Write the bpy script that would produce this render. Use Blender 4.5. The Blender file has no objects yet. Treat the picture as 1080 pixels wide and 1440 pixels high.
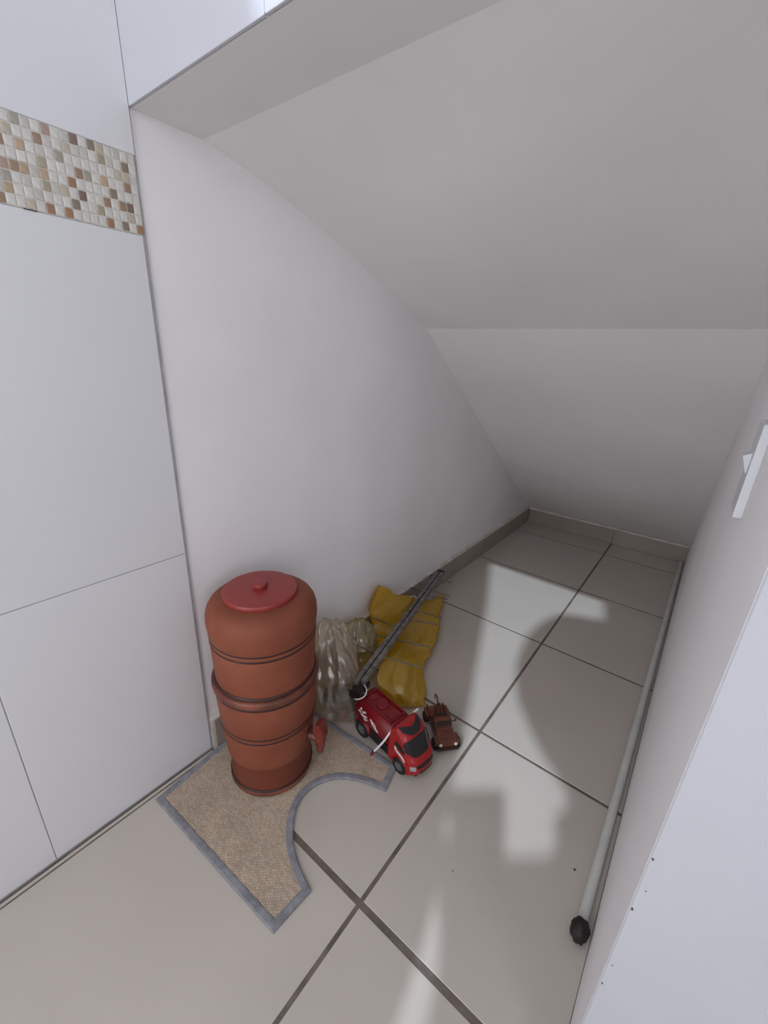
import bpy, bmesh, math, random
from mathutils import Vector, Matrix, noise
random.seed(7)
S = 0.5                      # one floor tile = 0.5 m; room coordinates below are in tiles
sc = bpy.context.scene
C = sc.collection

# ------------------------------------------------------------------ camera
cam_d = bpy.data.cameras.new('camera'); cam = bpy.data.objects.new('camera', cam_d); C.objects.link(cam)
cam_d.sensor_fit = 'HORIZONTAL'; cam_d.sensor_width = 36; cam_d.lens = 36 * 591.53 / 1080
cam_d.clip_start = 0.01
cam.rotation_euler = (1.2133, -0.0444, 0.6662)
cam.location = (1.5986 * S, -0.762 * S, 1.911 * S)
sc.camera = cam
# ------------------------------------------------------------------ world, lights, exposure
w = bpy.data.worlds.new('world'); sc.world = w; w.use_nodes = True
w.node_tree.nodes['Background'].inputs[0].default_value = (0.75, 0.85, 1.0, 1)
w.node_tree.nodes['Background'].inputs[1].default_value = 0.3
sc.view_settings.view_transform = 'Standard'; sc.view_settings.look = 'None'
sc.view_settings.gamma = 1; sc.view_settings.use_curve_mapping = False
sc.view_settings.exposure = 0.1
def area(name, loc, size, energy, col, rot=(0, 0, 0)):
    d = bpy.data.lights.new(name, 'AREA'); d.shape = 'RECTANGLE'; d.size = size[0]; d.size_y = size[1]
    d.energy = energy; d.color = col
    o = bpy.data.objects.new(name, d); C.objects.link(o)
    o.location = [c * S for c in loc]; o.rotation_euler = rot
    return o
area('kitchen_ceiling_light', (0.8, -1.2, 5.96), (0.7, 0.8), 4.8, (0.72, 0.87, 1.0))
area('kitchen_right_fill', (4.57, -2.5, 2.7), (1.5, 0.8), 8, (0.93, 0.96, 1.0), (0, math.pi / 2, 0))  # added fill lamp, no window here; brightens the left wall
area('kitchen_back_fill', (0.85, -3.27, 2.2), (0.75, 1.7), 13, (0.98, 0.985, 1.0), (math.pi / 2, 0, 0))  # added fill lamp without a door, sends light deep into the recess
sd_ = bpy.data.lights.new('sun', 'SUN'); sd_.energy = 2.4; sd_.color = (0.72, 0.85, 1.0); sd_.angle = math.radians(0.8)
SUN = Vector((-.15, 1.0, -.88))     # direction of travel
sun = bpy.data.objects.new('sun', sd_); C.objects.link(sun); sun.rotation_euler = SUN.to_track_quat('-Z', 'Y').to_euler()
sun.location = (.8, -4, 4)

# ------------------------------------------------------------------ materials
MATS = {}
def lin(c):
    return tuple(((v / 255) / 12.92 if v / 255 <= .04045 else ((v / 255 + .055) / 1.055) ** 2.4) for v in c) + (1,)
def mat(name, rgb, rough=.5, metal=0, var=0, vscale=8, bump=0, bscale=60, spec=.5, coat=0, rgb2=None, objrand=0, detail=4):
    m = bpy.data.materials.new(name); m.use_nodes = True; n = m.node_tree; N = n.nodes; L = n.links
    b = N['Principled BSDF']; b.inputs['Roughness'].default_value = rough; b.inputs['Metallic'].default_value = metal
    b.inputs['Specular IOR Level'].default_value = spec; b.inputs['Coat Weight'].default_value = coat
    b.inputs['Base Color'].default_value = lin(rgb)
    tc = N.new('ShaderNodeTexCoord')
    last = None
    if var or rgb2:
        nz = N.new('ShaderNodeTexNoise'); nz.inputs['Scale'].default_value = vscale; nz.inputs['Detail'].default_value = detail
        L.new(tc.outputs['Object'], nz.inputs['Vector'])
        r = N.new('ShaderNodeValToRGB'); r.color_ramp.elements[0].position = .35; r.color_ramp.elements[1].position = .68
        c2 = rgb2 or [max(0, v * (1 - var)) for v in rgb]
        r.color_ramp.elements[0].color = lin(c2); r.color_ramp.elements[1].color = lin(rgb)
        L.new(nz.outputs['Fac'], r.inputs['Fac']); last = r.outputs['Color']
    if objrand:
        oi = N.new('ShaderNodeObjectInfo'); mr = N.new('ShaderNodeMapRange'); mr.inputs['To Min'].default_value = 1 - objrand; mr.inputs['To Max'].default_value = 1
        L.new(oi.outputs['Random'], mr.inputs['Value'])
        mx = N.new('ShaderNodeMix'); mx.data_type = 'RGBA'; mx.blend_type = 'MULTIPLY'; mx.inputs['Factor'].default_value = 1
        if last: L.new(last, mx.inputs['A'])
        else: mx.inputs['A'].default_value = lin(rgb)
        L.new(mr.outputs['Result'], mx.inputs['B']); last = mx.outputs['Result']
    if last: L.new(last, b.inputs['Base Color'])
    if bump:
        nb = N.new('ShaderNodeTexNoise'); nb.inputs['Scale'].default_value = bscale; nb.inputs['Detail'].default_value = 5
        L.new(tc.outputs['Object'], nb.inputs['Vector'])
        bp = N.new('ShaderNodeBump'); bp.inputs['Strength'].default_value = bump; bp.inputs['Distance'].default_value = .002
        L.new(nb.outputs['Fac'], bp.inputs['Height']); L.new(bp.outputs['Normal'], b.inputs['Normal'])
    MATS[name] = m
    return m
mat('plaster', (249, 246, 248), .75, var=.025, vscale=3, bump=.12, bscale=35, spec=.25)
mat('soffit', (238, 236, 236), .85, var=.03, vscale=2.5, bump=.2, bscale=25, spec=.2)
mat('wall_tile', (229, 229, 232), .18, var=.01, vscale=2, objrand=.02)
mat('front_tile_dimmed', (199, 200, 208), .6, var=.02, vscale=4)  # wall tile painted darker to cut the fill light on front faces
mat('wall_grout', (172, 171, 174), .9, var=.1, vscale=30)
mat('seam', (196, 194, 198), .8, var=.15, vscale=20)
mat('floor_tile', (199, 190, 180), .2, var=.035, vscale=3.5, objrand=.02, detail=8)
mat('base_tile_shaded', (166, 154, 144), .28, var=.06, vscale=6, objrand=.04)  # floor tile darkened, soffit shade put into the colour
mat('floor_grout', (124, 113, 103), .95, var=.25, vscale=22, bump=.5, bscale=90)
mat('mortar', (222, 214, 206), .9, var=.12, vscale=25, bump=.6, bscale=60)
mat('chip_dark', (96, 88, 80), .9, var=.3, vscale=60)
mat('clay', (140, 80, 58), .62, vscale=9, bump=.18, bscale=120, rgb2=(126, 67, 48), spec=.3)
mat('clay_base', (116, 60, 44), .6, vscale=9, bump=.18, bscale=120, rgb2=(100, 50, 36), spec=.3)
mat('clay_rim', (140, 76, 56), .42, vscale=14, bump=.2, bscale=90, rgb2=(74, 36, 28))
mat('clay_line', (52, 22, 18), .5, var=.2, vscale=30)
mat('lid_plastic', (148, 54, 50), .38, var=.03, vscale=20)
mat('tap_plastic', (122, 48, 38), .32, var=.12, vscale=40)
mat('binding', (150, 150, 155), .9, var=.16, vscale=60, bump=.6, bscale=400)
mat('red_plastic', (164, 18, 24), .3, var=.05, vscale=30, coat=.2)
mat('dark_red_plastic', (126, 14, 22), .38, var=.06, vscale=30)
mat('black_plastic', (26, 25, 27), .45, var=.2, vscale=60)
mat('black_gloss', (16, 17, 20), .12, var=.1, vscale=10, coat=.5)
mat('rubber', (32, 31, 32), .75, var=.25, vscale=80)
mat('hub_grey', (112, 112, 116), .4, var=.2, vscale=90)
mat('white_print', (232, 226, 226), .5, var=.05, vscale=80)
mat('silver_lamp', (170, 172, 176), .25, var=.2, vscale=120)
mat('white_hose', (236, 234, 236), .4, var=.05, vscale=80)
mat('brown_plastic', (124, 66, 46), .42, vscale=45, rgb2=(90, 45, 32))
mat('brown_dark', (48, 28, 24), .5, var=.25, vscale=60)
mat('aluminium', (150, 144, 140), .45, metal=.35, vscale=60, rgb2=(104, 98, 95))
mat('rod_metal', (132, 120, 108), .45, metal=.4, vscale=60, rgb2=(88, 78, 70))
mat('pvc', (214, 214, 208), .4, var=.06, vscale=12)
mat('switch_white', (214, 216, 222), .35, var=.01, vscale=10)
mat('dark_rubber', (34, 24, 22), .6, var=.3, vscale=70, bump=.4, bscale=140)
mat('dark_lump', (50, 39, 32), .8, var=.4, vscale=50, bump=.5, bscale=90)
mat('clay_ball', (170, 92, 74), .6, var=.2, vscale=60)
for k, c in dict(W=(228, 224, 217), G=(178, 170, 157), P=(184, 158, 142), B=(168, 140, 118), D=(140, 118, 105), K=(150, 137, 120),
                 T=(198, 174, 146), E=(203, 191, 172), L=(210, 206, 197), O=(178, 166, 142), R=(174, 134, 106)).items():
    mat('mosaic_' + k, c, .22, var=.09, vscale=90, objrand=.06)

def weave_mat():
    m = bpy.data.materials.new('mat_weave'); m.use_nodes = True; N = m.node_tree.nodes; L = m.node_tree.links; b = N['Principled BSDF']
    b.inputs['Roughness'].default_value = .95; b.inputs['Specular IOR Level'].default_value = .1
    tc = N.new('ShaderNodeTexCoord'); mp = N.new('ShaderNodeMapping'); mp.inputs['Rotation'].default_value = (0, 0, .05)
    L.new(tc.outputs['Object'], mp.inputs['Vector'])
    br = N.new('ShaderNodeTexBrick'); br.inputs['Scale'].default_value = 1
    br.inputs['Brick Width'].default_value = .0066; br.inputs['Row Height'].default_value = .0034; br.inputs['Mortar Size'].default_value = .0005
    br.inputs['Mortar Smooth'].default_value = .6
    br.inputs['Color1'].default_value = lin((216, 199, 180)); br.inputs['Color2'].default_value = lin((192, 172, 152)); br.inputs['Mortar'].default_value = lin((138, 116, 98))
    L.new(mp.outputs['Vector'], br.inputs['Vector'])
    nz = N.new('ShaderNodeTexNoise'); nz.inputs['Scale'].default_value = 14; nz.inputs['Detail'].default_value = 5; L.new(tc.outputs['Object'], nz.inputs['Vector'])
    mr = N.new('ShaderNodeMapRange'); mr.inputs['From Min'].default_value = .3; mr.inputs['From Max'].default_value = .7; mr.inputs['To Min'].default_value = .84; mr.inputs['To Max'].default_value = 1.04
    L.new(nz.outputs['Fac'], mr.inputs['Value'])
    mx = N.new('ShaderNodeMix'); mx.data_type = 'RGBA'; mx.blend_type = 'MULTIPLY'; mx.inputs['Factor'].default_value = 1
    L.new(br.outputs['Color'], mx.inputs['A']); L.new(mr.outputs['Result'], mx.inputs['B']); L.new(mx.outputs['Result'], b.inputs['Base Color'])
    bp = N.new('ShaderNodeBump'); bp.inputs['Strength'].default_value = .7; bp.inputs['Distance'].default_value = .0012; bp.invert = True
    L.new(br.outputs['Fac'], bp.inputs['Height']); L.new(bp.outputs['Normal'], b.inputs['Normal'])
    MATS['mat_weave'] = m
weave_mat()
def film_mat(name, col, transp, transl, rough=.25, gloss=.12, bump=.5, bscale=45):
    m = bpy.data.materials.new(name); m.use_nodes = True; N = m.node_tree.nodes; L = m.node_tree.links
    for n in list(N):
        if n.type == 'BSDF_PRINCIPLED': N.remove(n)
    out = N['Material Output']; tc = N.new('ShaderNodeTexCoord')
    nz = N.new('ShaderNodeTexNoise'); nz.inputs['Scale'].default_value = bscale; nz.inputs['Detail'].default_value = 4; nz.inputs['Distortion'].default_value = 1.5
    L.new(tc.outputs['Object'], nz.inputs['Vector'])
    bp = N.new('ShaderNodeBump'); bp.inputs['Strength'].default_value = bump; bp.inputs['Distance'].default_value = .004; L.new(nz.outputs['Fac'], bp.inputs['Height'])
    df = N.new('ShaderNodeBsdfDiffuse'); df.inputs['Color'].default_value = lin(col)
    tl = N.new('ShaderNodeBsdfTranslucent'); tl.inputs['Color'].default_value = lin(col)
    tr = N.new('ShaderNodeBsdfTransparent'); tr.inputs['Color'].default_value = lin([min(255, v * 1.0 + 18) for v in col])
    gl = N.new('ShaderNodeBsdfGlossy'); gl.inputs['Roughness'].default_value = rough
    for s in (df, tl, gl): L.new(bp.outputs['Normal'], s.inputs['Normal'])
    def mix(a, b, f):
        x = N.new('ShaderNodeMixShader'); x.inputs[0].default_value = f; L.new(a, x.inputs[1]); L.new(b, x.inputs[2]); return x.outputs[0]
    s = mix(df.outputs[0], tl.outputs[0], transl); s = mix(s, tr.outputs[0], transp); s = mix(s, gl.outputs[0], gloss)
    L.new(s, out.inputs['Surface']); MATS[name] = m
film_mat('yellow_film', (234, 198, 30), .28, .5, gloss=.11, bump=.25, bscale=30)
film_mat('clear_film', (228, 217, 200), .72, .4, gloss=.15, rough=.2, bump=.15)
film_mat('olive_film', (206, 192, 136), .66, .4, gloss=.14, rough=.2, bump=.15)

# ------------------------------------------------------------------ helpers
def put(name, verts, faces, m, parent=None, smooth=False, k=1.0):
    me = bpy.data.meshes.new(name); me.from_pydata([tuple(c * k for c in v) for v in verts], [], faces); me.update()
    me.materials.append(MATS[m])
    if smooth:
        for p in me.polygons: p.use_smooth = True
    o = bpy.data.objects.new(name, me); C.objects.link(o)
    if parent: o.parent = parent
    return o
def bm_put(name, bm, m, parent=None, smooth=False):
    me = bpy.data.meshes.new(name); bmesh.ops.recalc_face_normals(bm, faces=bm.faces); bm.to_mesh(me); bm.free(); me.materials.append(MATS[m])
    if smooth:
        for p in me.polygons: p.use_smooth = True
    o = bpy.data.objects.new(name, me); C.objects.link(o)
    if parent: o.parent = parent
    return o
def bm_box(bm, x0, x1, y0, y1, z0, z1, M=None):
    vs = [bm.verts.new(Vector((x, y, z)) if M is None else M @ Vector((x, y, z))) for z in (z0, z1) for x, y in ((x0, y0), (x1, y0), (x1, y1), (x0, y1))]
    for f in ((3, 2, 1, 0), (4, 5, 6, 7), (0, 1, 5, 4), (1, 2, 6, 5), (2, 3, 7, 6), (3, 0, 4, 7)): bm.faces.new([vs[i] for i in f])
def box(name, x0, x1, y0, y1, z0, z1, m, parent=None, bev=0, seg=2, k=1.0, smooth=False):
    bm = bmesh.new(); bm_box(bm, x0 * k, x1 * k, y0 * k, y1 * k, z0 * k, z1 * k)
    if bev: bmesh.ops.bevel(bm, geom=bm.edges[:], offset=bev * k, segments=seg, affect='EDGES', profile=.6)
    return bm_put(name, bm, m, parent, smooth)
def tb(name, x0, x1, y0, y1, z0, z1, m, parent=None, bev=0):      # box in tile units
    return box(name, x0, x1, y0, y1, z0, z1, m, parent, bev, 1, S)
def lathe(name, prof, m, parent=None, seg=64, k=1.0, M=None, closed=False):
    V = []; F = []; n = len(prof)
    for i in range(seg):
        a = 2 * math.pi * i / seg
        for r, z in prof:
            v = Vector((r * math.cos(a) * k, r * math.sin(a) * k, z * k)); V.append(M @ v if M else v)
    for i in range(seg):
        j = (i + 1) % seg
        for q in range(n - 1 if not closed else n):
            q2 = (q + 1) % n
            F.append((i * n + q, j * n + q, j * n + q2, i * n + q2))
    bm = bmesh.new(); me = bpy.data.meshes.new('t'); me.from_pydata(V, [], F); bm.from_mesh(me); bpy.data.meshes.remove(me)
    bmesh.ops.remove_doubles(bm, verts=bm.verts, dist=1e-6)
    o = bm_put(name, bm, m, parent, True)
    sharp(o, 40)
    return o
def sharp(o, deg):
    try: o.data.set_sharp_from_angle(angle=math.radians(deg))
    except Exception: pass
def tube(name, pts, r, m, parent=None, seg=10, caps=True, radii=None):
    pts = [Vector(p) for p in pts]; V = []; F = []; n = len(pts); up = None
    for i, p in enumerate(pts):
        t = (pts[min(i + 1, n - 1)] - pts[max(i - 1, 0)]).normalized()
        if up is None: up = t.orthogonal().normalized()
        up = (up - t * up.dot(t)).normalized(); b = t.cross(up); rr = radii[i] if radii else r
        for q in range(seg):
            a = 2 * math.pi * q / seg; V.append(p + (up * math.cos(a) + b * math.sin(a)) * rr)
    for i in range(n - 1):
        for q in range(seg):
            q2 = (q + 1) % seg; F.append((i * seg + q, i * seg + q2, (i + 1) * seg + q2, (i + 1) * seg + q))
    if caps: F.append(tuple(range(seg))[::-1]); F.append(tuple((n - 1) * seg + q for q in range(seg)))
    o = put(name, V, F, m, parent, True); sharp(o, 50); return o
def smoothpts(P, n=8, closed=False):
    P = [Vector(p) for p in P]; out = []; N = len(P)
    for i in range(N if closed else N - 1):
        p0 = P[(i - 1) % N] if closed or i > 0 else P[0]; p1 = P[i]; p2 = P[(i + 1) % N]; p3 = P[(i + 2) % N] if closed or i + 2 < N else P[-1]
        for j in range(n):
            t = j / n
            out.append(.5 * ((2 * p1) + (p2 - p0) * t + (2 * p0 - 5 * p1 + 4 * p2 - p3) * t * t + (3 * p1 - p0 - 3 * p2 + p3) * t ** 3))
    if not closed: out.append(P[-1])
    return out
def thing(name, label, cat, loc=(0, 0, 0), rot=(0, 0, 0), group=None):
    o = bpy.data.objects.new(name, None); C.objects.link(o); o.empty_display_size = .05
    o.location = loc; o.rotation_euler = rot; o['label'] = label; o['category'] = cat
    if group: o['group'] = group
    return o
def struct(o): o['kind'] = 'structure'; return o
def copy_part(o, parent, loc=None, rot=None):
    c = o.copy(); C.objects.link(c); c.parent = parent
    if loc is not None: c.location = loc
    if rot is not None: c.rotation_euler = rot
    return c

# ================================================================== the setting
W, H, YB, GX, G0 = 1.708, 2.567, 4.38, 1.0036, -0.0125
YF, XR, ZC = -3.3, 4.6, 6.0           # kitchen behind the viewpoint
# ---- floor: grout bed and tiles
floor = struct(tb('floor', -.02, XR, YF, YB + .02, -.12, -.0018, 'floor_grout'))
g = .0080
def ftile(x0, x1, y0, y1): tb('tile', x0, x1, y0, y1, -.03, 0, 'floor_tile', floor, .0012)
ylines = [G0 - 3.2, G0 - 2, G0 - 1, G0, G0 + 1, G0 + 2, G0 + 3, G0 + 4, YB]
first = None
for r in range(len(ylines) - 1):
    y0, y1 = ylines[r], ylines[r + 1]
    far = y0 > G0 - .001
    xs = [0.026 if not far else 0.0, GX, GX + 1, GX + 2, GX + 3]
    for c in range(4):
        x0, x1 = xs[c], xs[c + 1]
        if far and c > 1: continue
        if far and c == 1: x1 = W - .002 + g
        gg = .012 if abs(y0 - G0) < .001 else g
        ge = .013 if abs(y1 - G0) < .001 else g
        full = (c in (1, 2) and not far) and abs(y1 - y0 - 1) < .001
        ftile(x0 + (g if c else .003), x1 - g, y0 + gg, y1 - ge)
tb('edge_strip', .007, .0215, YF, -.012, -.03, -.0005, 'floor_tile', floor, .002)
for x, y_, r_ in ((1.60, .62, .0028), (1.22, .30, .0016), (1.19, .27, .001), (.62, 1.02, .0016), (1.30, .31, .0009)):
    bm = bmesh.new(); bmesh.ops.create_icosphere(bm, subdivisions=1, radius=r_)
    for v in bm.verts: v.co.z *= .35
    o = bm_put('dirt_speck', bm, 'chip_dark', floor); o.location = (x * S, y_ * S, .0003)
# ---- left wall: plaster in the recess, tiles in the kitchen
wl = struct(tb('wall_left', -.3, -.008, YF, YB + .3, -.05, ZC, 'plaster'))
tb('grout', -.014, -.0012, YF, -.012, 0, ZC, 'wall_grout', wl)
tb('edge_seam', -.014, -.0035, -.0118, .003, .0, H, 'seam', wl)
jt = .0014
zrow = [(.008, 1.1), (1.1, 2.236), (2.446, 3.56), (3.56, 5.98)]
for z0, z1 in zrow:
    for y0, y1 in ((-.663, -.009), (-1.33, -.663), (-1.99, -1.33), (-2.65, -1.99), (-3.29, -2.65)):
        y1e = y1 - jt if y1 < -.02 else y1
        if z0 > 2.4 and y1 > -.02: y1e = .0
        tb('tile', -.016, 0, y0 + jt, y1e, z0 + jt, z1 - jt, 'wall_tile', wl, .0015)
# mosaic band: small stone chips
spec = '13,7,G;10,7,P;11,6,B;7,7,D;5,7,K;15,5,B;14,6,E;13,5,T;8,6,E;9,5,G;6,6,L;4,6,O;3,6,L;1,6,K;14,3,B;13,3,T;11,5,L;11,4,O;7,4,B;6,4,G;8,3,R;11,3,T;11,2,O;4,4,T;1,4,B;15,2,G;15,1,T;10,2,L;7,2,D;3,3,K;12,1,L;11,0,R;9,0,R;8,1,K;4,2,B;5,1,O;2,2,B;1,2,D;4,0,R;2,0,K;0,0,R;15,3,P;13,2,L;12,3,L'
cols = {}
for e in spec.split(';'):
    a, b, k = e.split(','); cols[(int(a), int(b))] = k
px, pz = .0215, .0262
chip_proto = {}
rr = random.Random(3)
tb('mosaic_grout', -.0035, -.0004, -.55, -.006, 2.236, 2.446, 'mosaic_W', wl)
for c in range(24):
    for r in range(8):
        if c == 0 and r in (3, 5, 7): continue
        k = cols.get((c, r))
        if k is None: k = rr.choice('WWWWWWWLWWE') if c < 16 else rr.choice('WWWWWLWEGTB')
        yc = -.004 - (c + .5) * px; zc = 2.237 + (r + .5) * pz
        key = k
        if key not in chip_proto:
            h = .0034
            o = box('mosaic_tile', -.0045, .0012, -px / 2 + .0012, px / 2 - .0012, -pz / 2 + .0012, pz / 2 - .0012, 'mosaic_' + k, wl, .0018, 2, S)
            chip_proto[key] = o
        else:
            o = copy_part(chip_proto[key], wl)
        o.location = (rr.uniform(-.0005, .0005) * S, (yc + rr.uniform(-.0006, .0006)) * S, (zc + rr.uniform(-.0006, .0006)) * S)
        o.rotation_euler = (rr.uniform(-.03, .03), rr.uniform(-.03, .03), rr.uniform(-.03, .03))
tb('chipped_gap', -.004, .0012, -.315, -.285, 2.2335, 2.2365, 'chip_dark', wl)
# ---- header above the opening, tiled in front
wh = struct(tb('wall_header', -.008, XR, .008, .24, H, ZC, 'soffit'))
for z0, z1 in ((H, 3.56), (3.56, 5.98)):
    xx = [0.0, .644, 1.31, 1.98, 2.64, 3.3, 3.96, 4.6]
    for a, b in zip(xx, xx[1:]):
        tb('tile', a + (jt if a else 0), b - jt, 0, .010, z0 + (jt if z0 > 3 else 0), z1 - jt, 'front_tile_dimmed', wh, .001)
tb('grout', 0, XR, .0012, .009, H + .004, ZC, 'wall_grout', wh)
# ---- soffit of the stair: one solid with a faint crease
prof = [(.24, 2.567), (.42, 2.532), (.586, 2.488), (.8, 2.425), (1.02, 2.348), (1.395, 2.212), (1.714, 2.082), (2.286, 1.675), (3.164, 1.05), (YB + .02, .178)]
V = []; F = []
for x in (-.02, W + .02):
    for y, z in prof: V.append((x, y, z))
    for y, z in reversed(prof): V.append((x, y + .05, z + .42))
n = len(prof) * 2
for i in range(n): F.append((i, (i + 1) % n, n + (i + 1) % n, n + i))
F.append(tuple(range(n))[::-1]); F.append(tuple(range(n, 2 * n)))
so = struct(put('ceiling', V, F, 'soffit', None, True, S)); sharp(so, 9)
# ---- right wall with its tiled front end
wr = struct(tb('wall_right', W, XR, .004, YB + .3, -.05, H, 'plaster'))
tb('tile', W + .0006, W + .66, 0, .006, .004, H, 'front_tile_dimmed', wr, .0025)
tb('tile', W + .665, XR, 0, .006, .004, H, 'front_tile_dimmed', wr, .0025)
rc = random.Random(11)
for zc_, sz in ((1.02, .010), (.93, .006), (.86, .012), (.66, .007), (.58, .009), (.40, .006), (.36, .004), (.2, .008)):
    bm = bmesh.new(); bmesh.ops.create_icosphere(bm, subdivisions=1, radius=sz * S * .5)
    for v in bm.verts: v.co = Vector((v.co.x * rc.uniform(.3, .6), v.co.y * .12, v.co.z * rc.uniform(.6, 1.2)))
    o = bm_put('paint_chip', bm, 'chip_dark', wr); o.location = ((W + rc.uniform(.003, .016)) * S, -.0002, zc_ * S)
# ---- back wall under the soffit, kitchen shell behind the viewpoint
struct(tb('wall_back', -.02, W + .02, YB, YB + .2, -.05, .6, 'plaster'))
struct(tb('wall_kitchen_right', XR, XR + .2, YF, .4, -.05, ZC, 'plaster'))
struct(tb('ceiling_kitchen', -.3, XR + .2, YF - .02, .3, ZC, ZC + .1, 'soffit'))
# ---- baseboards: cut floor tiles with a rough mortar lip
bl = struct(tb('baseboard_left', -.016, .004, .004, YB, -.01, .19, 'mortar'))
y = .012
for y1 in (1.0, 2.0, 3.0, 4.0, YB - .004):
    tb('tile', .002, .02, y, y1 - .004, .0, .183, 'base_tile_shaded', bl, .003); y = y1
V = []; F = []
ny = 90
for i in range(ny + 1):
    yy = .006 + (YB - .01) * i / ny; a = .006 * noise.noise(Vector((yy * 6, 0, 0)))
    V += [(-.015, yy, .182), (.0195, yy, .182), (.018 + a, yy, .19 + a * .5), (-.015, yy, .200 + a)]
for i in range(ny):
    for q in range(4): F.append((i * 4 + q, i * 4 + (q + 1) % 4, i * 4 + 4 + (q + 1) % 4, i * 4 + 4 + q))
F += [(3, 2, 1, 0), tuple(ny * 4 + q for q in range(4))]
put('mortar_lip', V, F, 'mortar', bl, False, S)
bb = struct(tb('baseboard_back', 0.02, W, YB - .005, YB + .01, -.01, .19, 'mortar'))
for x0, x1 in ((.022, 1.0), (1.006, W - .002)):
    tb('tile', x0, x1, YB - .022, YB - .004, 0, .165, 'base_tile_shaded', bb, .003)
tb('mortar_lip', .02, W, YB - .024, YB + .01, .167, .192, 'mortar', bb, .003)

# ---- unseen kitchen wall, opening made up and cut to cast the floor sun patch
patch = [[(.125, 3.05), (1.22, 2.96), (1.29, 2.63), (1.15, 2.56), (1.04, 2.52), (.96, 2.42), (.91, 2.25), (.89, 2.05), (.91, 1.85), (.945, 1.68), (1.0, 1.53), (1.056, 1.40),
          (1.17, 1.25), (1.295, 1.11), (1.40, 1.02), (1.474, .96), (1.503, .89), (1.472, .78), (1.512, .70), (1.5, .60), (1.362, .483), (1.244, .759), (1.048, .594), (.892, 1.075), (.477, 2.196)],
         [(1.19, .245), (1.232, .185), (1.288, .115), (1.335, .01), (1.365, -.105), (1.39, -.22), (1.31, -.25), (1.285, -.16), (1.255, .02), (1.222, .14)],
         [(1.075, .50), (1.10, .50), (1.165, .40), (1.13, .385)]]
bm = bmesh.new(); ed = []
def loop(pts):
    vs = [bm.verts.new(p) for p in pts]
    for a, b in zip(vs, vs[1:] + vs[:1]): ed.append(bm.edges.new((a, b)))
loop([(x * S, YF * S, z * S) for x, z in ((-.3, -.05), (XR + .2, -.05), (XR + .2, ZC + .1), (-.3, ZC + .1))])
for P in patch:
    Q = []
    for x, y_ in P:
        t = (y_ - YF) / SUN.y; Q.append(((x - SUN.x * t) * S, YF * S, -SUN.z * t * S))
    loop(Q)
bmesh.ops.triangle_fill(bm, use_beauty=True, edges=ed)
res = bmesh.ops.extrude_face_region(bm, geom=bm.faces[:])
for v in [e for e in res['geom'] if isinstance(e, bmesh.types.BMVert)]: v.co.y -= .012
struct(bm_put('wall_kitchen_gobo', bm, 'plaster'))

# ================================================================== light switch on the right wall
ls = thing('light_switch', 'white wall light switch with a raised rocker on the right wall', 'light switch', (W * S, .63 * S, 1.57 * S))
box('plate', -.010, 0.0, -.038, .038, 0, .115, 'switch_white', ls, .002, 2)
bm = bmesh.new()
vs = [bm.verts.new(v) for v in ((-.009, -.014, .048), (-.009, .014, .048), (-.009, .014, .078), (-.009, -.014, .078), (-.018, -.014, .073), (-.018, .014, .073))]
for f in ((0, 1, 5, 4), (4, 5, 2, 3), (0, 4, 3), (1, 2, 5), (3, 2, 1, 0)): bm.faces.new([vs[i] for i in f])
bm_put('rocker', bm, 'switch_white', ls)

# ================================================================== long pipe along the right wall
pr = .0092
pp = thing('plastic_pipe', 'long pale plastic pipe with a black end knob, lying along the right wall', 'pipe', (1.668 * S, .42 * S, 0))
end = Vector(((1.678 - 1.668) * S, (4.30 - .42) * S, pr))
pts = [Vector((0, 0, pr)).lerp(end, i / 12) for i in range(13)]
tube('tube', pts, pr, 'pvc', pp, 20)
bm = bmesh.new(); bmesh.ops.create_icosphere(bm, subdivisions=3, radius=1)
for v in bm.verts:
    f = 1 + .22 * noise.noise(v.co * 2.2) + .12 * noise.noise(v.co * 5)
    v.co = Vector((v.co.x * .0150 * f, v.co.y * .019 * f - .006, max(.0006, v.co.z * .020 * f + .017)))
bm_put('end_knob', bm, 'dark_rubber', pp, True)

# ================================================================== mat
def T3(x, y, z=0): return Vector((x * S, y * S, z * S))
mt = thing('contour_mat', 'beige woven mat with grey binding and a round cut-out, under the clay filter', 'mat', (.3 * S, .1 * S, 0))
A_, B_, Cc, D_, E_, F_ = (.055, -.31), (.828, -.272), (.838, -.105), (.815, .383), (.782, .512), (.02, .478)
arc = smoothpts([Cc + (0,), (.735, -.075, 0), (.635, -.02, 0), (.556, .075, 0), (.545, .18, 0), (.60, .28, 0), (.70, .345, 0), D_ + (0,)], 6)
out = []
def seg(a, b, n):
    for i in range(n): out.append(Vector((a[0] + (b[0] - a[0]) * i / n, a[1] + (b[1] - a[1]) * i / n, 0)))
seg(A_, B_, 14); seg(B_, Cc, 4); out += arc[:-1]; seg(D_, E_, 4); seg(E_, F_, 12); seg(F_, (.022, .0), 8); seg((.022, .0), A_, 6)
off = Vector((.3, .1, 0))
ring = [(p - off) * S for p in out]
def inset(ring, d):
    R_ = []; n = len(ring)
    for i in range(n):
        a = (ring[i] - ring[i - 1]).normalized(); b = (ring[(i + 1) % n] - ring[i]).normalized()
        na = Vector((-a.y, a.x, 0)); nb = Vector((-b.y, b.x, 0)); m_ = (na + nb).normalized(); R_.append(ring[i] + m_ * d / max(.5, m_.dot(na)))
    return R_
def zz(p): return .0012 * (noise.noise(Vector((p.x * 14, p.y * 14, 3))) + .6)
bm = bmesh.new(); inn = inset(ring, .007)
def cap(z, flip=False):
    vs = [bm.verts.new((p.x, p.y, z)) for p in inn]; return vs
a = cap(.0005); b = cap(.0052)
f = bm.faces.new(b)
bm.faces.new(a[::-1])
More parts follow.
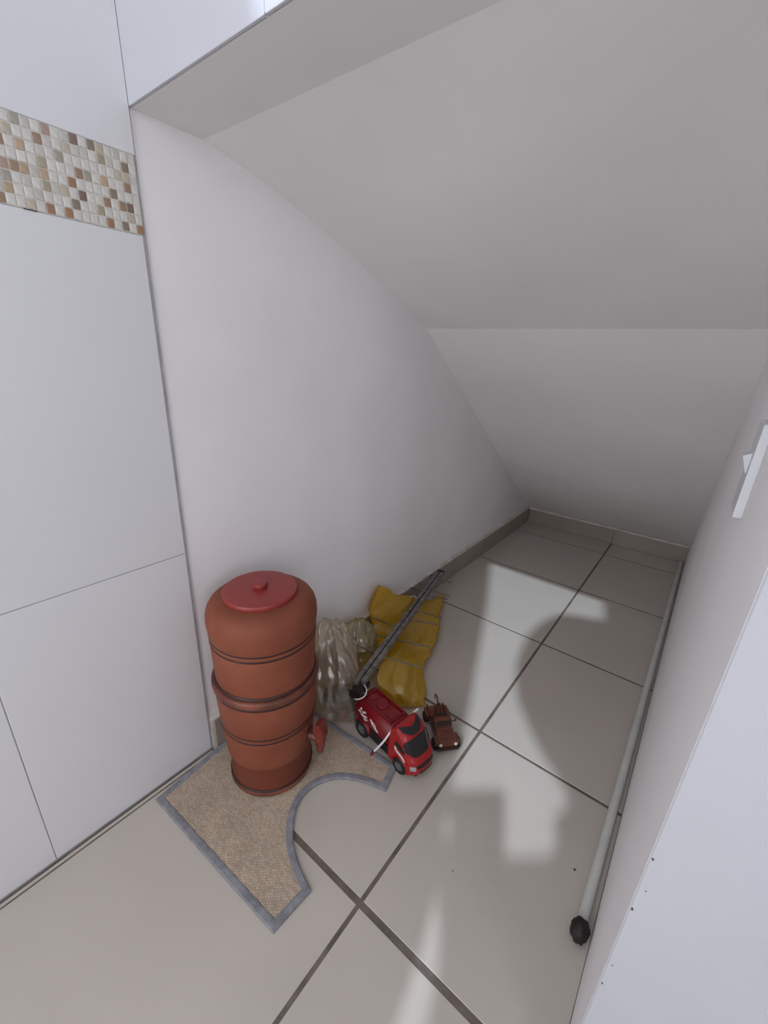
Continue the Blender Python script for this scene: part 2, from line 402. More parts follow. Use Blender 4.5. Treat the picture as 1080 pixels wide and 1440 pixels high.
for i in range(len(a)): bm.faces.new((a[i], a[(i + 1) % len(a)], b[(i + 1) % len(a)], b[i]))
bmesh.ops.triangulate(bm, faces=[f])
weave = bm_put('woven_pad', bm, 'mat_weave', mt)
# binding tape: rounded band around the outline
V = []; F = []; n = len(ring); prof_b = [(-.0005, .0004), (-.001, .0045), (.0015, .0068), (.0085, .0068), (.0128, .0062), (.0140, .0053), (.0140, .0004)]
rings = [inset(ring, d) for d, z in prof_b]; m_ = len(prof_b)
for i in range(n):
    for q in range(m_): V.append((rings[q][i].x, rings[q][i].y, prof_b[q][1]))
for i in range(n):
    for q in range(m_): F.append((i * m_ + q, ((i + 1) % n) * m_ + q, ((i + 1) % n) * m_ + (q + 1) % m_, i * m_ + (q + 1) % m_))
put('binding', V, F, 'binding', mt, False)

# ================================================================== clay water filter
fz = .0054
fl = thing('clay_water_filter', 'tall terracotta water filter with a red lid and tap, standing on the mat', 'water filter', (.292 * S, .145 * S, fz))
lathe('foot', [(0, 0), (.180, 0), (.186, .006), (.1865, .05), (.1845, .11), (.186, .165), (.1, .165), (0, .165)], 'clay_base', fl, 72, S)
lathe('foot_ring', [(.184, .004), (.191, .008), (.1935, .016), (.192, .026), (.186, .030), (.184, .02)], 'clay_rim', fl, 72, S, closed=True)
lathe('foot_line', [(.184, .030), (.1915, .031), (.1920, .036), (.1885, .041), (.183, .041)], 'clay_line', fl, 72, S, closed=True)
lathe('lower_vessel', [(0, .16), (.180, .16), (.190, .168), (.197, .185), (.201, .22), (.2055, .27), (.209, .31), (.2112, .340), (.2092, .344), (.2112, .348), (.212, .362), (.210, .366), (.2125, .370), (.217, .44), (.221, .51), (.223, .545), (.18, .55), (0, .55)], 'clay', fl, 72, S)
lathe('groove_line', [(.2112, .3395), (.2127, .342), (.2127, .3465), (.2112, .349), (.207, .344)], 'clay_line', fl, 72, S, closed=True)
lathe('groove_line', [(.212, .3615), (.2135, .364), (.2135, .3685), (.2122, .371), (.207, .366)], 'clay_line', fl, 72, S, closed=True)
lathe('rim', [(.19, .545), (.223, .545), (.2295, .550), (.2315, .560), (.2305, .571), (.226, .577), (.219, .579), (.19, .579)], 'clay_rim', fl, 72, S, closed=True)
lathe('rim_line', [(.2218, .533), (.2262, .536), (.2292, .546), (.226, .549), (.218, .540)], 'clay_line', fl, 72, S, closed=True)
upM = Matrix.Translation((-.006 * S, .004 * S, 0))
lathe('upper_vessel', [(0, .57), (.212, .57), (.2145, .582), (.216, .64), (.2185, .72), (.2205, .766), (.2185, .77), (.2208, .774), (.2214, .790), (.2194, .794), (.222, .798), (.2265, .835), (.228, .860), (.2265, .885), (.221, .907), (.210, .926), (.195, .938), (.176, .944), (.15, .946), (0, .946)], 'clay', fl, 72, S, upM)
lathe('groove_line', [(.2206, .7655), (.2222, .768), (.2222, .7725), (.2210, .775), (.215, .77)], 'clay_line', fl, 72, S, upM, True)
lathe('groove_line', [(.2214, .7895), (.2230, .792), (.2230, .7965), (.2218, .799), (.215, .794)], 'clay_line', fl, 72, S, upM, True)
lathe('rim_line', [(.2125, .574), (.2195, .575), (.2215, .583), (.2170, .590), (.21, .584)], 'clay_line', fl, 72, S, upM, True)
ldM = Matrix.Translation((-.02 * S, .008 * S, -.026 * S))
lid = lathe('lid', [(0, .968), (.148, .968), (.153, .972), (.1535, .984), (.150, .990), (.143, .9915), (.10, .993), (0, .994)], 'lid_plastic', fl, 72, S, ldM)
lathe('knob', [(0, .992), (.026, .992), (.029, .996), (.031, 1.012), (.029, 1.017), (.022, 1.019), (0, 1.0195)], 'lid_plastic', lid, 32, S, ldM)
# tap: spigot, flange, body with lever and spout
ta = math.radians(18)
tapM = Matrix.Rotation(ta, 4, 'Z') @ Matrix.Translation((.196 * S, 0, .262 * S))
tap = lathe('tap', [(0, 0), (.018, 0), (.0185, .003), (.0185, .007), (.011, .009), (.0105, .032), (0, .032)], 'clay_rim', fl, 24, 1, tapM @ Matrix.Rotation(math.pi / 2, 4, 'Y'))
bm = bmesh.new()
secs = [(-.040, .0065, .0070), (-.034, .0085, .009), (-.014, .0115, .012), (.001, .0125, .013), (.012, .0105, .011)]
prev = None
for z, rx, ry in secs:
    r_ = [bm.verts.new(tapM @ Vector((.036 + rx * math.cos(q * math.pi / 6), ry * math.sin(q * math.pi / 6), z))) for q in range(12)]
    if prev:
        for q in range(12): bm.faces.new((prev[q], prev[(q + 1) % 12], r_[(q + 1) % 12], r_[q]))
    else: bm.faces.new(r_[::-1])
    prev = r_
bm.faces.new(prev)
bm_put('spout', bm, 'tap_plastic', tap, True)
bm = bmesh.new()
pl = [(-.004, .010), (.024, .000), (.030, .012), (.027, .036), (.016, .050), (.002, .046), (-.006, .028)]
fr = [bm.verts.new(tapM @ Vector((.026 + x * .8, -.0115, z))) for x, z in pl]; bk = [bm.verts.new(tapM @ Vector((.026 + x * .8, .0115, z))) for x, z in pl]
bm.faces.new(fr); bm.faces.new(bk[::-1])
for i in range(len(pl)): j = (i + 1) % len(pl); bm.faces.new((fr[i], bk[i], bk[j], fr[j]))
bmesh.ops.bevel(bm, geom=bm.edges[:], offset=.0018, segments=2, affect='EDGES')
bm_put('lever', bm, 'tap_plastic', tap)

# ================================================================== toy tanker truck
tk = thing('toy_tanker_truck', 'red toy tanker truck with black windows and a white hose', 'toy truck', (.577 * S, .625 * S, 0), (0, 0, math.radians(-9)))
HW = .043
box('chassis', -.046, .166, -.030, .030, .014, .040, 'black_plastic', tk, .003)
box('side_skirt', .004, .084, -.041, -.030, .016, .044, 'black_plastic', tk, .003)
box('side_skirt', .004, .084, .030, .041, .016, .044, 'black_plastic', tk, .003)
# wheels
def wheel(x, y, r, wd):
    M = Matrix.Translation((x, y, r)) @ Matrix.Rotation(math.pi / 2, 4, 'X')
    wv = lathe('wheel', [(r * .55, -wd / 2), (r * .9, -wd / 2), (r, -wd / 2 + .003), (r, wd / 2 - .003), (r * .9, wd / 2), (r * .55, wd / 2)], 'rubber', tk, 28, 1, M, True)
    lathe('hub', [(0, -wd * .42), (r * .25, -wd * .46), (r * .3, -wd * .36), (r * .5, -wd * .36), (r * .58, -wd * .48), (r * .58, wd * .48), (r * .5, wd * .36), (r * .3, wd * .36), (r * .25, wd * .46), (0, wd * .42)], 'hub_grey', wv, 20, 1, M)
    for q in range(5):
        a_ = q * 2 * math.pi / 5
        for sd in (-1, 1):
            bm = bmesh.new(); bm_box(bm, r * .12, r * .54, -.0017, .0017, -.0014, .0014, M @ Matrix.Translation((0, 0, sd * wd * .40)) @ Matrix.Rotation(a_, 4, 'Z')); bm_put('spoke', bm, 'hub_grey', wv)
for yy in (-.0385, .0385):
    wheel(-.018, yy, .0255, .017); wheel(.122, yy, .0220, .016)
# rear fenders
for sgn in (-1, 1):
    V = []; F = []
    for i in range(13):
        a_ = math.radians(10 + 160 * i / 12)
        for r_ in (.0275, .031):
            for y_ in (.027, .0470): V.append((-.018 + r_ * math.cos(a_), sgn * y_, .0255 + r_ * math.sin(a_) * .95))
    for i in range(12):
        b0 = i * 4; b1 = b0 + 4
        for q, r2 in ((0, 1), (1, 3), (3, 2), (2, 0)): F.append((b0 + q, b1 + q, b1 + r2, b0 + r2))
    F += [(0, 1, 3, 2), (48, 50, 51, 49)]
    put('fender', V, F, 'dark_red_plastic', tk, True)
# tank: rounded octagonal section, recessed top panel with round hatch
sec = [(-.043, .052), (-.0445, .060), (-.0435, .074), (-.038, .088), (-.030, .097), (-.024, .100), (.024, .100), (.030, .097), (.038, .088), (.0435, .074), (.0445, .060), (.043, .052), (.036, .042), (-.036, .042)]
V = []; F = []
xs_ = [(-.052, .90), (-.049, .97), (-.045, 1), (.074, 1), (.077, .96)]
cz = .07
for x, k_ in xs_:
    for y_, z_ in sec: V.append((x, y_ * k_, cz + (z_ - cz) * k_))
n = len(sec)
for i in range(len(xs_) - 1):
    for q in range(n): F.append((i * n + q, i * n + (q + 1) % n, (i + 1) * n + (q + 1) % n, (i + 1) * n + q))
F += [tuple(range(n))[::-1], tuple((len(xs_) - 1) * n + q for q in range(n))]
tank = put('tank', V, F, 'dark_red_plastic', tk, True); sharp(tank, 30)
def frame(name, x0, x1, y0, y1, wd, z0, z1, m, parent):
    bm = bmesh.new()
    for a_ in ((x0, x1, y0, y0 + wd), (x0, x1, y1 - wd, y1), (x0, x0 + wd, y0 + wd, y1 - wd), (x1 - wd, x1, y0 + wd, y1 - wd)): bm_box(bm, *a_, z0, z1)
    return bm_put(name, bm, m, parent)
frame('top_rail', -.040, .070, -.027, .027, .004, .0985, .1045, 'dark_red_plastic', tank)
box('top_pad', .040, .064, -.017, .017, .0995, .1035, 'dark_red_plastic', tank, .0015)
lathe('hatch', [(0, .099), (.0175, .099), (.0175, .103), (.0155, .1045), (.0145, .1035), (0, .1035)], 'dark_red_plastic', tank, 32, 1, Matrix.Translation((.010, 0, 0)))
lathe('hatch', [(0, .099), (.0115, .099), (.0115, .102), (0, .1025)], 'dark_red_plastic', tank, 28, 1, Matrix.Translation((-.024, 0, 0)))
# white print on the tank side: splash emblem and lettering strokes
def side_pt(x, t, sgn=-1):           # t: 0 lower .. 1 upper edge along the tank flank
    pts_ = [(-.0445, .060), (-.0435, .074), (-.038, .088)]
    s_ = t * 2; i = min(1, int(s_)); u = s_ - i
    y_ = pts_[i][0] + (pts_[i + 1][0] - pts_[i][0]) * u; z_ = pts_[i][1] + (pts_[i + 1][1] - pts_[i][1]) * u
    return (x, (y_ - .0006) * (1 if sgn < 0 else -1), z_ + .0002)
def decal(polys, parent, name='print'):
    bm = bmesh.new()
    mx_ = sum(x for P in polys for x, t in P) / sum(len(P) for P in polys)
    polys = [[(mx_ + (x - mx_) * 1.3, min(1.0, max(.02, .5 + (t - .5) * 1.15))) for x, t in P] for P in polys]
    for P in polys:
        vs = [bm.verts.new(side_pt(x, t)) for x, t in P]; f_ = bm.faces.new(vs)
    r_ = bmesh.ops.extrude_face_region(bm, geom=bm.faces[:])
    for v in [e for e in r_['geom'] if isinstance(e, bmesh.types.BMVert)]: v.co.y -= .0003
    bm_put(name, bm, 'white_print', parent)
decal([[(-.028, .78), (-.024, .98), (-.021, .80), (-.022, .70)], [(-.031, .60), (-.026, .66), (-.020, .60), (-.026, .52)], [(-.020, .70), (-.012, .86), (-.008, .80), (-.016, .62)],
       [(-.024, .50), (-.017, .58), (-.010, .44), (-.016, .34)], [(-.012, .58), (-.004, .60), (-.003, .52), (-.010, .46)], [(-.014, .30), (-.008, .40), (-.003, .26), (-.008, .14)], [(-.006, .42), (.0, .44), (.001, .36)]], tank)
decal([[(.014, .62), (.016, .72), (.026, .58), (.024, .50)], [(.024, .62), (.029, .60), (.036, .30), (.032, .30)], [(.022, .36), (.040, .28), (.041, .14), (.034, .16)], [(.018, .48), (.022, .50), (.034, .24), (.030, .24)]], tank)
# cab: surface swept along a side profile, rounded in plan
cabp = [(.082, .018), (.081, .060), (.082, .100), (.086, .113), (.096, .119), (.110, .117), (.124, .110), (.133, .102), (.141, .090), (.150, .074), (.157, .062), (.166, .052), (.171, .042), (.173, .030), (.171, .020), (.164, .014)]
cl = [0]
for a_, b_ in zip(cabp, cabp[1:]): cl.append(cl[-1] + math.hypot(b_[0] - a_[0], b_[1] - a_[1]))
def cab_pt(s_, w_, off=0):
    s_ = max(0, min(cl[-1], s_)); i = 0
    while i < len(cl) - 2 and cl[i + 1] < s_: i += 1
    u = (s_ - cl[i]) / (cl[i + 1] - cl[i]); a_, b_ = cabp[i], cabp[i + 1]
    x = a_[0] + (b_[0] - a_[0]) * u; z = a_[1] + (b_[1] - a_[1]) * u
    tx, tz = (b_[0] - a_[0]), (b_[1] - a_[1]); L_ = math.hypot(tx, tz); nx, nz_ = -tz / L_, tx / L_
    x -= nx * off * 1; z -= nz_ * off * -1 if False else 0
    x0 = x; fr_ = max(0, min(1, (x0 - .082) / .09))
    hw = HW * (1 - .10 * max(0, (z - .06) / .06))
    x = x0 - .020 * fr_ * abs(w_) ** 3.2; z = z - .007 * max(0, (z - .07) / .05) * abs(w_) ** 4
    return Vector((x, w_ * hw, z)), Vector((-nx, 0, -nz_)) * -1
def cab_off(s_, w_, off):
    p, n_ = cab_pt(s_, w_); e = .0006
    pu, _ = cab_pt(s_ + e, w_); pd, _ = cab_pt(s_ - e, w_); pl_, _ = cab_pt(s_, w_ - .01); pr_, _ = cab_pt(s_, w_ + .01)
    nn = (pu - pd).cross(pr_ - pl_).normalized()
    c = Vector((.11, 0, .055))
    if nn.dot(p - c) < 0: nn = -nn
    return p + nn * off
NS, NW = 60, 25
V = []; F = []
for i in range(NS + 1):
    for j in range(NW): V.append(cab_pt(cl[-1] * i / NS, -1 + 2 * j / (NW - 1))[0])
for i in range(NS):
    for j in range(NW - 1): F.append((i * NW + j, i * NW + j + 1, (i + 1) * NW + j + 1, (i + 1) * NW + j))
F.append(tuple(i * NW for i in range(NS + 1))); F.append(tuple(i * NW + NW - 1 for i in range(NS + 1))[::-1])
F.append(tuple([j for j in range(NW)] + [NS * NW + j for j in reversed(range(NW))]))
cab = put('cab', V, F, 'red_plastic', tk, True); sharp(cab, 35)
def cab_strip(name, m, w0, w1, f0, f1, off=.0009, nw=24, ns=6):
    V = []; F = []; N2 = (nw + 1) * (ns + 1)
    for lay in (off, -.001):
        for i in range(nw + 1):
            w_ = w0 + (w1 - w0) * i / nw
            for j in range(ns + 1): V.append(cab_off(f0(w_) + (f1(w_) - f0(w_)) * j / ns, w_, lay))
    id_ = lambda i, j, l=0: l * N2 + i * (ns + 1) + j
    for i in range(nw):
        for j in range(ns): F.append((id_(i, j), id_(i + 1, j), id_(i + 1, j + 1), id_(i, j + 1)))
    for i in range(nw):
        for j in (0, ns): F.append((id_(i, j), id_(i + 1, j), id_(i + 1, j, 1), id_(i, j, 1)))
    for j in range(ns):
        for i in (0, nw): F.append((id_(i, j), id_(i, j + 1), id_(i, j + 1, 1), id_(i, j, 1)))
    o = put(name, V, F, m, cab, True); sharp(o, 35); return o
s_of = lambda i: cl[i]
sW0, sW1 = s_of(7) + .002, s_of(10)
cab_strip('windshield', 'black_gloss', -.98, .98, lambda w_: sW0 + .004 * abs(w_) ** 2 + .0035 * (abs(w_) > .9), lambda w_: sW1 - .016 * max(0, abs(w_) - .55) / .45)
cab_strip('roof_window', 'black_gloss', -.80, .80, lambda w_: s_of(5) - .001 + .007 * (1 - abs(w_ / .8)) ** 1.0 - .010 * abs(w_ / .8) ** 2, lambda w_: s_of(7) - .002 - .019 * abs(w_ / .8) ** 2.2)
cab_strip('grille', 'black_plastic', -.66, .66, lambda w_: s_of(11) + .004 + .003 * abs(w_), lambda w_: s_of(12) + .004 - .005 * abs(w_), nw=16)
cab_strip('lower_intake', 'black_plastic', -.5, .5, lambda w_: s_of(13) + .001, lambda w_: s_of(13) + .007, nw=12)
for sgn in (-1, 1): cab_strip('headlight', 'silver_lamp', .70 * sgn, .95 * sgn, lambda w_: s_of(11) + .007, lambda w_: s_of(12) + .007, nw=8)
# side window, door print, front wheel arch
for sgn in (-1, 1):
    bm = bmesh.new(); P = [(.104, .086), (.130, .080), (.136, .070), (.132, .066), (.100, .073)]
    vs = [bm.verts.new((x, sgn * (HW * (1 - .10 * max(0, (z - .06) / .06)) + .0008), z)) for x, z in P]; bm.faces.new(vs)
    r_ = bmesh.ops.extrude_face_region(bm, geom=bm.faces[:])
    for v in [e for e in r_['geom'] if isinstance(e, bmesh.types.BMVert)]: v.co.y -= sgn * .003
    bm_put('side_window', bm, 'black_gloss', cab)
    bm = bmesh.new()
    for P in ([(.102, .070), (.108, .068), (.109, .058), (.104, .060)], [(.110, .062), (.132, .056), (.139, .048), (.136, .047), (.128, .052), (.110, .057)]):
        vs = [bm.verts.new((x, sgn * (HW + .0006), z)) for x, z in P]; bm.faces.new(vs)
    r_ = bmesh.ops.extrude_face_region(bm, geom=bm.faces[:])
    for v in [e for e in r_['geom'] if isinstance(e, bmesh.types.BMVert)]: v.co.y -= sgn * .002
    bm_put('print', bm, 'white_print', cab)
    V = []; F = []
    for i in range(13):
        a_ = math.radians(-5 + 190 * i / 12)
        for r_ in (.0235, .0262):
            for y_ in (.030, .0445): V.append((.122 + r_ * math.cos(a_), sgn * y_, .022 + r_ * math.sin(a_)))
    for i in range(12):
        b0 = i * 4; b1 = b0 + 4
        for q, r2 in ((0, 1), (1, 3), (3, 2), (2, 0)): F.append((b0 + q, b1 + q, b1 + r2, b0 + r2))
    F += [(0, 1, 3, 2), (48, 50, 51, 49)]
    put('wheel_arch', V, F, 'red_plastic', cab, True)
# hose: both ends stick out between tank and cab
hz = smoothpts([(.080, -.020, .094), (.080, -.036, .092), (.078, -.046, .080), (.073, -.055, .064), (.066, -.064, .048), (.0605, -.070, .036)], 5)
hose = tube('hose', hz, .0026, 'white_hose', tk, 10)
tube('nozzle', [hz[-1], hz[-1] + Vector((-.003, -.003, -.007)), hz[-1] + Vector((-.007, -.006, -.017))], .003, 'dark_red_plastic', hose, 10, True, [.0036, .0042, .0022])
tube('hose', smoothpts([(.080, .020, .094), (.080, .036, .098), (.083, .046, .104), (.087, .053, .111)], 5), .0026, 'white_hose', tk, 10)

# ================================================================== brown toy tow truck
tc_ = thing('toy_tow_truck', 'small brown toy tow truck beside the red tanker truck', 'toy car', (.832 * S, .845 * S, 0), (0, 0, math.radians(-42)))
bm = bmesh.new()
sp = [(-.062, .016), (-.062, .030), (-.012, .032), (-.010, .050), (-.002, .056), (.016, .055), (.026, .038), (.058, .033), (.066, .027), (.067, .014)]
def extr(prof_, hw, top=.9):
    bm = bmesh.new()
    f1 = [bm.verts.new((x, -hw * (1 if z < .034 else top), z)) for x, z in prof_]; f2 = [bm.verts.new((x, hw * (1 if z < .034 else top), z)) for x, z in prof_]
    bm.faces.new(f1); bm.faces.new(f2[::-1])
    for i in range(len(prof_)): j = (i + 1) % len(prof_); bm.faces.new((f1[i], f2[i], f2[j], f1[j]))
    return bm
bm = extr(sp, .026); bmesh.ops.recalc_face_normals(bm, faces=bm.faces); bmesh.ops.bevel(bm, geom=bm.edges[:], offset=.0025, segments=2, affect='EDGES')
body = bm_put('body', bm, 'brown_plastic', tc_, True); sharp(body, 35)
def quad(name, P, m, parent, th):
    bm = bmesh.new(); vs = [bm.verts.new(v) for v in P]; f_ = bm.faces.new(vs); nrm = (Vector(P[1]) - Vector(P[0])).cross(Vector(P[2]) - Vector(P[0])).normalized()
    r_ = bmesh.ops.extrude_face_region(bm, geom=[f_])
    for v in [e for e in r_['geom'] if isinstance(e, bmesh.types.BMVert)]: v.co += nrm * th
    return bm_put(name, bm, m, parent)
quad('windshield', [(.0235, -.020, .0425), (.0235, .020, .0425), (.0172, .019, .0535), (.0172, -.019, .0535)], 'brown_dark', body, .0009)
box('hood_panel', .030, .056, -.014, .014, .0335, .0375, 'brown_plastic', body, .0015)
box('front_bumper', .064, .071, -.029, .029, .010, .019, 'brown_dark', tc_, .002)
for sgn in (-1, 1):
    lathe('headlight', [(0, 0), (.0045, 0), (.004, .002), (0, .003)], 'white_print', body, 16, 1, Matrix.Translation((.0665, sgn * .020, .0265)) @ Matrix.Rotation(math.pi / 2, 4, 'Y'))
    box('fender', .036, .064, sgn * .0285 - .0045, sgn * .0285 + .0045, .020, .032, 'brown_plastic', tc_, .003)
    box('fender', -.056, -.022, sgn * .0285 - .0045, sgn * .0285 + .0045, .022, .033, 'brown_plastic', tc_, .003)
    box('bed_side', -.060, -.014, sgn * .023 - .002, sgn * .023 + .002, .030, .038, 'brown_plastic', tc_, .001)
    tube('mirror', [(.012, sgn * .022, .044), (.014, sgn * .032, .047)], .0012, 'brown_dark', tc_, 8)
    box('mirror_head', .010, .015, sgn * .0345 - .003, sgn * .0345 + .003, .044, .051, 'brown_plastic', tc_, .0012)
    for x in (.050, -.040):
        M = Matrix.Translation((x, sgn * .031, .0145)) @ Matrix.Rotation(math.pi / 2, 4, 'X')
        wv = lathe('wheel', [(.006, -.005), (.013, -.005), (.0145, -.003), (.0145, .003), (.013, .005), (.006, .005)], 'rubber', tc_, 24, 1, M, True)
        lathe('hub', [(0, -.0045), (.006, -.004), (.0065, 0), (.006, .004), (0, .0045)], 'brown_dark', wv, 16, 1, M)
cr = tube('crane_post', [(-.022, -.011, .032), (-.032, -.003, .066)], .0024, 'brown_plastic', tc_, 8)
tube('crane_post', [(-.022, .011, .032), (-.032, .003, .066)], .0024, 'brown_plastic', tc_, 8)
tube('crane_arm', [(-.028, 0, .058), (-.052, 0, .072), (-.064, 0, .066)], .0026, 'brown_plastic', tc_, 8)
box('light_bar', -.006, .002, -.016, .016, .056, .061, 'brown_dark', tc_, .0015)
tube('crane_hook', [(-.064, 0, .066), (-.065, 0, .056), (-.061, 0, .052)], .0012, 'brown_dark', tc_, 6)

# ================================================================== plastic bags
def crease(p, seed, n=16, f0=.55, f1=1.9):
    # sum of triangle waves along random directions: flat facets meeting in sharp folds, as in crumpled film
    rs = random.Random(int(seed * 17)); t = 0; wsum = 0
    q = p + Vector((noise.noise(p * .9), noise.noise(p * .9 + Vector((7, 0, 0))), noise.noise(p * .9 + Vector((0, 9, 0))))) * .45
    for i in range(n):
        a_ = Vector((rs.gauss(0, 1), rs.gauss(0, 1), rs.gauss(0, .75))).normalized(); f = f0 + (f1 - f0) * (i / n); ph = rs.random(); w_ = 1 / f
        u = (q.dot(a_) * f + ph) % 1.0; t += w_ * (4 * abs(u - .5) - 1); wsum += w_ * w_
    return t / math.sqrt(wsum) * .75
def blob(name, rows, m, parent, amp=.02, seed=0, nu=72, nv=60):
    """rows: (centre x,y,z, half width a, half depth b, turn) from bottom to top, crumpled film"""
    V = []; F = []
    R_ = len(rows) - 1
    for j in range(nv + 1):
        t = j / nv * R_; i = min(R_ - 1, int(t)); u = t - i
        def cr(q):
            p0, p1, p2, p3 = rows[max(i - 1, 0)][q], rows[i][q], rows[i + 1][q], rows[min(i + 2, R_)][q]
            return .5 * (2 * p1 + (p2 - p0) * u + (2 * p0 - 5 * p1 + 4 * p2 - p3) * u * u + (3 * p1 - p0 - 3 * p2 + p3) * u ** 3)
        r = [cr(q) for q in range(6)]
        for k_ in range(nu):
            a_ = 2 * math.pi * k_ / nu
            d = Vector((math.cos(a_), math.sin(a_), 0))
            ps = Vector((d.x + seed, d.y, j / nv * 2.4))
            f2 = crease(ps, seed); f1 = noise.noise(ps * 1.1 + Vector((3, 1, 0))); f4 = crease(ps * 2.3, seed + 1)
            k2 = 1 + amp * (f2 * 1.0 + f1 * 1.2 + f4 * .55)
            x = r[3] * d.x * k2; y_ = r[4] * d.y * k2; c_, s_ = math.cos(r[5]), math.sin(r[5])
            px_ = r[0] + x * c_ - y_ * s_; py_ = r[1] + x * s_ + y_ * c_; pz_ = r[2] + amp * .05 * f2 * min(1, j / nv * 4)
            V.append((max(px_, .004 * S), py_, max(pz_, .0008)))
    for j in range(nv):
        for k_ in range(nu): F.append((j * nu + k_, j * nu + (k_ + 1) % nu, (j + 1) * nu + (k_ + 1) % nu, (j + 1) * nu + k_))
    F.append(tuple(range(nu))[::-1]); F.append(tuple(nv * nu + k_ for k_ in range(nu)))
    return put(name, V, F, m, parent, True)
def tag(o, label, cat, group=None):
    o['label'] = label; o['category'] = cat
    if group: o['group'] = group
    return o
def rowsT(L_): return [(x * S, y_ * S, z * S, a_ * S, b_ * S, t) for x, y_, z, a_, b_, t in L_]
cb = blob('plastic_bag', rowsT([(.32, .60, .004, .11, .085, .6), (.32, .60, .03, .155, .12, .6), (.305, .60, .10, .155, .12, .6), (.275, .60, .20, .135, .11, .6), (.255, .61, .30, .145, .11, .6), (.225, .63, .40, .12, .10, .6), (.195, .65, .47, .085, .06, .6), (.18, .66, .505, .045, .02, .6)]), 'clear_film', None, .15, 3, 150, 150)
tag(cb, 'crumpled clear whitish plastic bag leaning between the clay filter and the wall', 'plastic bag')
ob = blob('plastic_bag', rowsT([(.19, .86, .004, .09, .07, 1.2), (.19, .87, .05, .13, .10, 1.2), (.17, .89, .14, .125, .09, 1.2), (.15, .92, .22, .12, .08, 1.2), (.125, .95, .28, .085, .05, 1.2), (.115, .965, .315, .04, .02, 1.2)]), 'olive_film', None, .16, 9, 120, 100)
tag(ob, 'crumpled olive tinted see-through bag between the clear bag and the yellow bag', 'plastic bag')
def lump(name, loc, r, m, amp, seed, sub=3):
    bm = bmesh.new(); bmesh.ops.create_icosphere(bm, subdivisions=sub, radius=1)
    for v in bm.verts:
        f = 1 + amp * noise.noise(v.co * 1.7 + Vector((seed, 0, 0))) + amp * .4 * noise.noise(v.co * 4.1)
        v.co = Vector((v.co.x * r[0] * f, v.co.y * r[1] * f, v.co.z * r[2] * f))
    o = bm_put(name, bm, m, None, True); o.location = loc; return o
tag(lump('rolled_cloth', (.300 * S, .615 * S, .062 * S), (.052, .038, .027), 'dark_lump', .3, 2), 'dark crumpled bundle lying in the bottom of the clear bag', 'bundle')
tag(lump('clay_ball', (.372 * S, .560 * S, .034 * S), (.013, .013, .015), 'clay_ball', .12, 5), 'small reddish clay ball in the bottom of the clear bag', 'ball')

# yellow bag: flat sheet bag draped from the wall to the floor
rowsL = [(.05, 1.252, .423), (.055, 1.19, .345), (.06, 1.148, .262), (.10, 1.155, .150), (.26, 1.0, .17), (.395, .845, .19), (.455, .755, .17), (.505, .770, .10), (.565, .80, .03)]
rowsR = [(.187, 1.98, .06), (.26, 1.82, .056), (.336, 1.666, .05), (.445, 1.426, .05), (.475, 1.30, .055), (.495, 1.215, .055), (.595, 1.059, .035), (.655, .965, .03), (.678, .925, .012)]
Lp = smoothpts(rowsL, 8); Rp = smoothpts(rowsR, 8)
nu = 44; nv = len(Lp)
V = []; F = []
for side in (1, -1):
    for j in range(nv):
        for i in range(nu + 1):
            u = i / nu; v = j / (nv - 1)
            p = Lp[j].lerp(Rp[j], u)
            jag = Vector((.3, -.4, 0)) * noise.noise(Vector((0, v * 7, 4))) * .05 * (1 - u) ** 3 + Vector((.35, .3, 0)) * noise.noise(Vector((9, v * 8, 4))) * .07 * u ** 3 + Vector((0, .6, .15)) * noise.noise(Vector((u * 6, 3, 4))) * .10 * (1 - v) ** 8
            p = p + jag
            edge = math.sin(math.pi * u) ** .6 * (math.sin(math.pi * min(.97, max(.03, v))) ** .35)
            n_ = Vector((.45, -.35, .82)).normalized()
            wr_ = noise.noise(Vector((u * 3.0, v * 5, 1.5))) * .022 + crease(Vector((u * 1.7, v * 3.1, .3)), 4, 14, .6, 2.2) * .022 + crease(Vector((u * 4, v * 7, .9)), 6, 10, .6, 1.6) * .007 + noise.noise(Vector((u * 14, v * 16, 2))) * .004
            sag = -.05 * math.sin(math.pi * u) * (1 - v) ** 1.2
            if side > 0: q = p + n_ * (edge * .035 + wr_ * edge) + Vector((0, 0, sag))
            else: q = p - n_ * (edge * .012) + n_ * wr_ * .5 * edge + Vector((0, 0, sag))
            if v < .02: q += Vector((0, 0, -.05 * math.sin(math.pi * u) ** 2))
            q.x = max(q.x, .024); q.z = max(q.z, .004 if side > 0 else .002)
            V.append(q * S)
row = nu + 1; N2 = row * nv
for s_ in (0, 1):
    for j in range(nv - 1):
        for i in range(nu):
            f = (s_ * N2 + j * row + i, s_ * N2 + j * row + i + 1, s_ * N2 + (j + 1) * row + i + 1, s_ * N2 + (j + 1) * row + i)
            F.append(f if s_ == 0 else f[::-1])
for j in range(nv - 1):
    for i in (0, nu): F.append((j * row + i, (j + 1) * row + i, N2 + (j + 1) * row + i, N2 + j * row + i))
yb = put('plastic_bag', V, F, 'yellow_film', None, True)
tag(yb, 'translucent yellow plastic bag draped between wall and floor under the antenna', 'plastic bag')

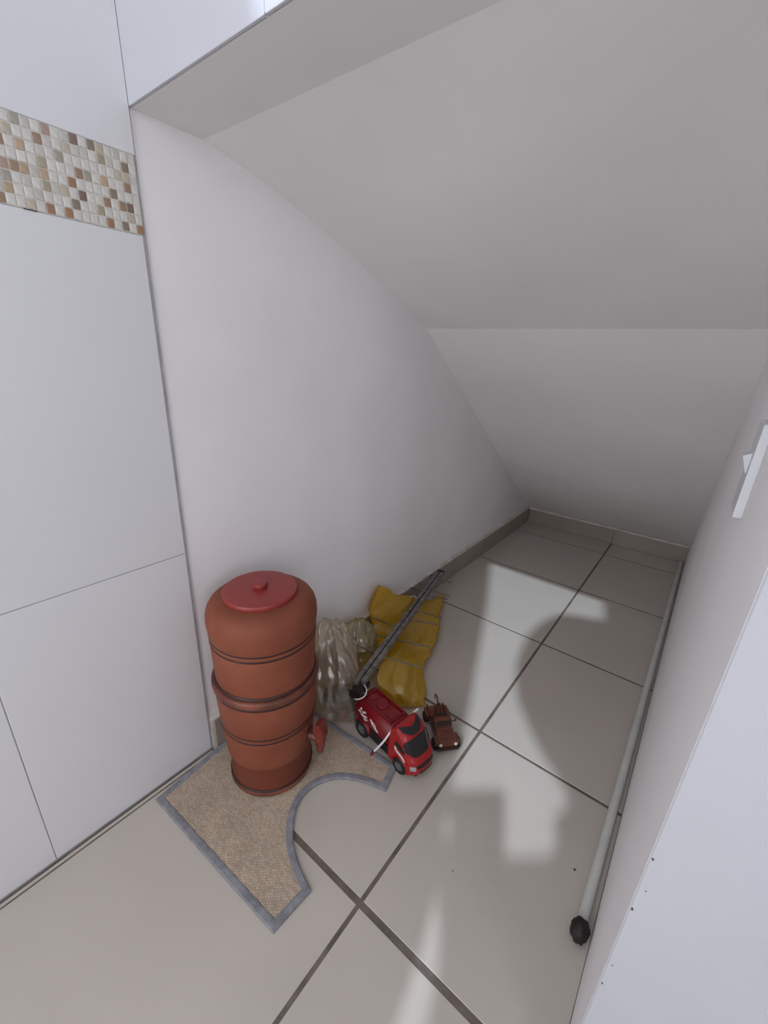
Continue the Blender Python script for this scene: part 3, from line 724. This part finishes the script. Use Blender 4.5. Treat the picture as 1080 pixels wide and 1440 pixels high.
# ================================================================== tv antenna
A3 = Vector((.44, .61, .25)) * S; B3 = Vector((.05, 2.13, .175)) * S
an = thing('tv_antenna', 'grey metal log periodic antenna lying across the yellow bag', 'antenna', tuple((A3.x, A3.y, 0)))
ax = (B3 - A3); LL = ax.length; ax.normalize(); sdv = Vector((ax.y, -ax.x, 0)).normalized(); upv = sdv.cross(ax).normalized()
if upv.z < 0: upv = -upv
o0 = Vector((0, 0, A3.z))
def ap(s_, w_=0, h=0): return o0 + ax * s_ + sdv * w_ + upv * h
def beam(name, s0, s1, w0, hw, h0, h1, m, parent):
    bm = bmesh.new(); vs = []
    for s_ in (s0, s1):
        for w_, h in ((w0 - hw, h0), (w0 + hw, h0), (w0 + hw, h1), (w0 - hw, h1)): vs.append(bm.verts.new(ap(s_, w_, h)))
    for f in ((3, 2, 1, 0), (4, 5, 6, 7), (0, 1, 5, 4), (1, 2, 6, 5), (2, 3, 7, 6), (3, 0, 4, 7)): bm.faces.new([vs[i] for i in f])
    bmesh.ops.bevel(bm, geom=bm.edges[:], offset=.0012, segments=2, affect='EDGES')
    return bm_put(name, bm, m, parent)
beam('boom', 0, LL - .01, -.0085, .0066, -.007, .007, 'aluminium', an)
beam('boom', .01, LL, .0085, .0066, -.007, .007, 'aluminium', an)
beam('end_cap', LL - .012, LL + .004, 0, .0155, -.0085, .0085, 'black_plastic', an)
beam('boom_spacer', .28, .30, 0, .004, -.005, .005, 'black_plastic', an)
ra = random.Random(5)
for s_, hl in ((.132, .138), (.228, .124), (.360, .112), (.429, .110), (.549, .092), (.597, .090), (.709, .068)):
    tube('dipole_rod', [ap(s_, .006, .003), ap(s_ + ra.uniform(-.008, .008), hl, .003 + ra.uniform(-.008, .010))], .0023, 'rod_metal', an, 8)
for s_, hl in ((.145, .075), (.234, .085), (.303, .102), (.447, .108), (.583, .086), (.640, .070), (.732, .066)):
    tube('dipole_rod', [ap(s_, -.006, -.002), ap(s_ + ra.uniform(-.008, .008), -hl, -.002 + ra.uniform(-.004, .012))], .0023, 'rod_metal', an, 8)
br = beam('mast_bracket', -.016, .030, .004, .017, -.022, -.006, 'dark_lump', an)
beam('junction_box', -.020, .014, -.004, .012, -.034, -.014, 'dark_rubber', an)
tube('clamp_bolt', [ap(-.012, -.026, -.012), ap(-.012, .030, -.012)], .003, 'rod_metal', an, 10)
tube('cable', smoothpts([ap(.01, .012, -.006), ap(-.004, .026, -.004), ap(-.020, .030, -.010), ap(-.032, .020, -.016), ap(-.036, .008, -.018)], 8), .0017, 'white_hose', an, 8)
tube('cable', smoothpts([ap(.50, -.008, .004), ap(.505, -.022, .012), ap(.492, -.036, .010), ap(.45, -.040, .004), ap(.42, -.036, 0)], 8), .0013, 'white_hose', an, 8)
